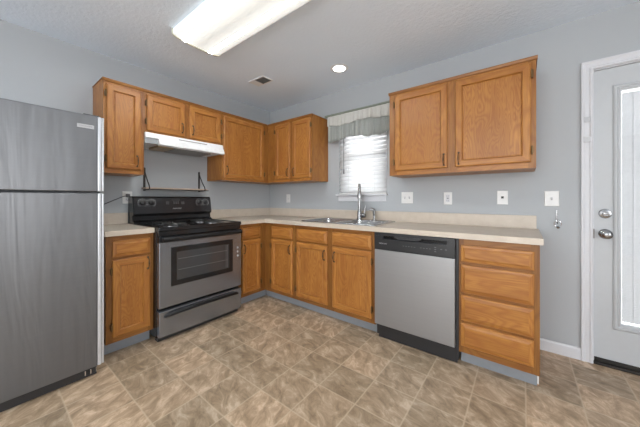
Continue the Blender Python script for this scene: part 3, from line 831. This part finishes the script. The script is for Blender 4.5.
# ------------------------------------------------------------------ window dressing
bl = thing('window_blind', (1.525, 0.0, 1.20), 'white horizontal slat blind closed inside the window above the sink', 'blind')
m = MB(); z = 1.245
sl_w = 0.050
while z < 2.00:
    b = bmesh.new(); bmesh.ops.create_grid(b, x_segments=1, y_segments=4, size=0.5)
    for q in b.verts:
        x, t = q.co.x, q.co.y
        crown = 0.0035*(1-(2*t)**2)
        ang = math.radians(69)
        q.co = Vector((1.5265 + x*0.592, 0.012 + t*sl_w*math.cos(ang) - crown*math.sin(ang), z + t*sl_w*math.sin(ang)+crown*math.cos(ang)))
    m.merge(b); z += 0.0455
slats = m.build('slats', M['slat'], bl, smooth=True)
md = slats.modifiers.new('thick', 'SOLIDIFY'); md.thickness = 0.0025
MB().box(1.232, 1.821, -0.012, 0.040, 2.005, 2.055, 0.003).build('head_rail', M['white_plastic'], bl)
MB().box(1.232, 1.821, -0.008, 0.034, 1.200, 1.214, 0.004).build('bottom_rail', M['white_plastic'], bl)
m = MB(); m.tube([(1.300, -0.018, 1.99), (1.300, -0.018, 1.49)], 0.0032, 8); m.tube([(1.300, -0.018, 1.49), (1.300, -0.018, 1.44)], 0.006, 8)
m.build('tilt_wand', M['side_grey'], bl, smooth=True)
m = MB()
for x in (1.36, 1.69): m.tube([(x, -0.011, 1.21), (x, -0.011, 2.02)], 0.0015, 6)
m.build('ladder_cords', M['white_plastic'], bl, smooth=True)

vl = thing('window_valance', (1.53, -0.09, 1.83), 'two-tier cream and grey cloth valance hung on a rod above the window', 'valance')
m = MB()
m.tube([(1.085, -0.09, 2.125), (1.965, -0.09, 2.125)], 0.0155, 12)
for x in (1.088, 1.962): m.tube([(x, -0.09, 2.125), (x, -0.07, 2.125), (x, -0.001, 2.125)], 0.007, 8)
m.build('rod', M['rod'], vl, smooth=True)
def cloth(name, x0, x1, ztop, zbot, y0, amp, waves, mat, seed, sag=0.012, rows=8):
    rnd = random.Random(seed); ph = [rnd.uniform(0, 6.3) for _ in range(4)]
    m = MB(); N = 160; g = []
    for i in range(N+1):
        s = i/N; x = x0+(x1-x0)*s; col = []
        w_ = math.sin(2*PI*waves*s+ph[0]) + 0.5*math.sin(2*PI*waves*2.3*s+ph[1]) + 0.35*math.sin(2*PI*waves*4.1*s+ph[2])
        lo = zbot - sag*math.sin(2*PI*1.5*s+ph[3]) - 0.4*sag*math.sin(2*PI*5*s+ph[1])
        for j in range(rows+1):
            t = j/rows
            col.append(m.v((x, y0 - amp*w_*(0.35+0.65*t), ztop+(lo-ztop)*t)))
        g.append(col)
    for a, b in zip(g, g[1:]):
        for j in range(rows): m.f([a[j], b[j], b[j+1], a[j+1]])
    o = m.build(name, mat, vl, smooth=True)
    md = o.modifiers.new('thick', 'SOLIDIFY'); md.thickness = 0.0018; md.offset = 0
    return o
cloth('grey_tier', 1.135, 1.935, 2.085, 1.828, -0.090, 0.007, 13, M['cloth_grey'], 4, 0.016)
cloth('cream_tier', 1.130, 1.938, 2.110, 1.995, -0.104, 0.006, 15, M['cloth_cream'], 9, 0.012)

# ------------------------------------------------------------------ ceiling fittings
lf = thing('ceiling_light', (1.485, -1.540, 2.365), 'long rectangular wraparound fluorescent fixture glowing on the ceiling', 'ceiling light')
MB().box(0.892, 2.078, -1.715, -1.365, 2.396, H-0.0005, 0.004).build('housing', M['white_enamel'], lf)
def lens_loop(m, x, w, zt, zs, drop):
    y0 = -1.540; n = 18
    pts = [(y0-w, zt), (y0-w, zs+0.003)] + [(y0-w*math.cos(PI*k/n)*(0.985), zs-drop*math.sin(PI*k/n)) for k in range(n+1)] + [(y0+w, zs+0.003), (y0+w, zt)]
    return [m.v((x, y, z)) for y, z in pts]
m = MB(); A = lens_loop(m, 0.8815, 0.192, 2.420, 2.389, 0.020); B_ = lens_loop(m, 2.0885, 0.192, 2.420, 2.389, 0.020)
for k in range(len(A)): m.f([A[k], A[(k+1) % len(A)], B_[(k+1) % len(A)], B_[k]])
m.f(A); m.f(B_)
m.build('diffuser', M['lens'], lf, smooth=True)
for x0, x1 in ((0.868, 0.881), (2.089, 2.102)):
    m = MB(); A = lens_loop(m, x0, 0.198, H-0.001, 2.385, 0.024); B_ = lens_loop(m, x1, 0.198, H-0.001, 2.385, 0.024)
    for k in range(len(A)): m.f([A[k], A[(k+1) % len(A)], B_[(k+1) % len(A)], B_[k]])
    m.f(A); m.f(B_)
    m.build('end_cap', M['almond'], lf)
cn = thing('recessed_light', (1.532, -0.463, H-0.006), 'small round lit recessed ceiling light near the sink', 'recessed light')
MB().lathe((1.532, -0.463, H-0.0005), (0, 0, -1), [(0.088, 0), (0.088, 0.003), (0.070, 0.007), (0.062, 0.005)], 36).build('trim_ring', M['white_enamel'], cn, smooth=True)
MB().lathe((1.532, -0.463, H-0.0035), (0, 0, -1), [(0.061, 0), (0.058, 0.005), (0.02, 0.0065)], 36).build('lamp', M['can_lens'], cn, smooth=True)
vt = thing('ceiling_vent', (0.715, -0.755, H-0.01), 'rectangular air register with dark louvres in the ceiling corner', 'vent')
VX0, VX1, VY0, VY1 = 0.585, 0.825, -0.825, -0.685
m = MB()
for a, b, c, d in ((VX0, VX1, VY0, VY0+0.012), (VX0, VX1, VY1-0.012, VY1), (VX0, VX0+0.090, VY0+0.012, VY1-0.012), (VX1-0.012, VX1, VY0+0.012, VY1-0.012)):
    m.box(a, b, c, d, H-0.008, H-0.0005)
m.build('frame', M['white_enamel'], vt)
MB().box(VX0+0.090, VX1-0.012, VY0+0.012, VY1-0.012, H-0.003, H-0.0005).build('duct_backing', M['mark_dim'], vt)
m = MB()
for k in range(8):
    y = VY0+0.020+k*0.0145; m.box(VX0+0.090, VX1-0.012, y, y+0.002, H-0.009, H-0.003)
m.build('louvres', M['filter'], vt)

# ------------------------------------------------------------------ plates on the walls
def plate(mp, u, z, w_, kind, label, cat, name):
    r = thing(name, mp((u, 0.0, z-0.058)), label, cat, 'white wall plates')
    h = 0.114
    MB(mp).rings(u-w_/2, u+w_/2, z-h/2, z+h/2, [(0, 0.0006), (0, 0.003), (0.003, 0.0062)]).build('cover_plate', M['white_plastic'], r)
    if kind == 'outlet':
        for dz in (0.020, -0.020):
            m = MB(mp); m.lathe((u, 0.006, z+dz), (0, 1, 0), [(0.0165, 0), (0.0165, 0.0018)], 18); so_ = m.build('socket', M['white_trim'], r)
            m = MB(mp)
            for q in (-0.006, 0.006): m.box(u+q-0.0012, u+q+0.0012, 0.0077, 0.0082, z+dz-0.001, z+dz+0.008)
            m.box(u-0.002, u+0.002, 0.0077, 0.0082, z+dz-0.010, z+dz-0.006); m.build('slots', M['dark_slot'], so_)
    elif kind == 'gfci':
        MB(mp).box(u-0.017, u+0.017, 0.006, 0.009, z-0.034, z+0.034, 0.001).build('socket_block', M['white_trim'], r)
        m = MB(mp)
        for dz in (0.020, -0.022):
            for q in (-0.006, 0.006): m.box(u+q-0.0014, u+q+0.0014, 0.0088, 0.0094, z+dz-0.004, z+dz+0.005)
        m.box(u-0.008, u+0.008, 0.0088, 0.0098, z-0.005, z-0.001); m.box(u-0.008, u+0.008, 0.0088, 0.0098, z+0.002, z+0.006)
        m.build('slots', M['side_grey'], r)
    elif kind == 'switch':
        n = 2 if w_ > 0.10 else 1
        for k in range(n):
            uu = u + (k-(n-1)/2)*0.046
            MB(mp).box(uu-0.0052, uu+0.0052, 0.0055, 0.0075, z-0.012, z+0.012).build('switch_slot', M['mark'], r)
            m = MB(mp); m.prism([(0.006, z-0.003), (0.018, z+0.006), (0.017, z+0.011), (0.006, z+0.008)], uu-0.0036, uu+0.0036); m.build('toggle', M['white_trim'], r)
    elif kind == 'jack':
        MB(mp).box(u-0.009, u+0.009, 0.005, 0.0078, z-0.008, z+0.010, 0.001).build('jack', M['dark_slot'], r)
    return r
plate(onB, 0.381, 1.152, 0.072, 'switch', 'small white light switch plate on the wall near the room corner', 'light switch', 'light_switch')
plate(onB, 2.041, 1.157, 0.118, 'switch', 'white double light switch plate right of the window', 'light switch', 'light_switch')
plate(onB, 2.415, 1.150, 0.072, 'gfci', 'white electrical outlet on the wall above the dishwasher', 'outlet', 'electrical_outlet')
plate(onB, 2.825, 1.156, 0.074, 'jack', 'white phone jack plate with dark centre below the large wall cabinet', 'phone jack', 'phone_jack')
plate(onB, 3.128, 1.147, 0.084, 'switch', 'white light switch plate beside the door, above a wall hook', 'light switch', 'light_switch')
plate(onA, 1.768, 1.158, 0.078, 'outlet', 'white electrical outlet left of the range with a plug in it', 'outlet', 'electrical_outlet')
pc = thing('power_cord', (0.0, -1.768, 1.16), 'grey power cord running from the outlet down behind the refrigerator', 'cord')
MB(onA).box(1.754, 1.784, 0.0095, 0.036, 1.160, 1.192, 0.005).build('plug', M['cord'], pc)
m = MB(onA); m.tube([(1.780, 0.024, 1.172), (1.800, 0.022, 1.170), (1.850, 0.014, 1.145), (1.92, 0.012, 1.110), (1.99, 0.012, 1.072), (2.10, 0.012, 1.035)], 0.0042, 8); m.build('cable', M['cord'], pc, smooth=True)
# key hook with a ring
hk = thing('wall_hook', (3.160, 0, 0.93), 'small metal wall hook holding a ring below the light switch', 'hook')
m = MB(onB)
m.box(3.1525, 3.1635, 0.0006, 0.003, 0.985, 1.060, 0.001)
m.tube([(3.158, 0.002, 1.050), (3.158, 0.008, 1.054), (3.158, 0.006, 1.030), (3.158, 0.008, 0.985), (3.158, 0.022, 0.962), (3.158, 0.030, 0.975), (3.158, 0.030, 0.990)], 0.003, 8)
m.build('hook', M['nickel'], hk, smooth=True)
m = MB(onB); rp = [(3.160+0.020*math.cos(2*PI*k/24), 0.018+0.006*math.sin(2*PI*k/24), 0.962+0.022*math.sin(2*PI*k/24)) for k in range(25)]
m.tube(rp, 0.0026, 8); m.build('ring', M['chrome'], hk, smooth=True)
m = MB(onB); m.lathe((3.163, 0.014, 0.925), (0, 0, 1), [(0.004, 0), (0.009, 0.006), (0.010, 0.014), (0.004, 0.020)], 12); m.build('pendant', M['nickel'], hk, smooth=True)
# two clear adhesive strips on the door casing
for z, w_ in ((1.700, 0.034), (1.560, 0.040)):
    o = MB(onB).box(3.315-w_/2, 3.315+w_/2-0.004, 0.0185, 0.0215, z-0.018, z+0.018, 0.001).build('adhesive_strip', M['badge'])
    tag(o, 'pale square adhesive strip on the door casing, %s of the two' % ('upper' if z > 1.65 else 'lower'), 'strip', 'strips on the casing')
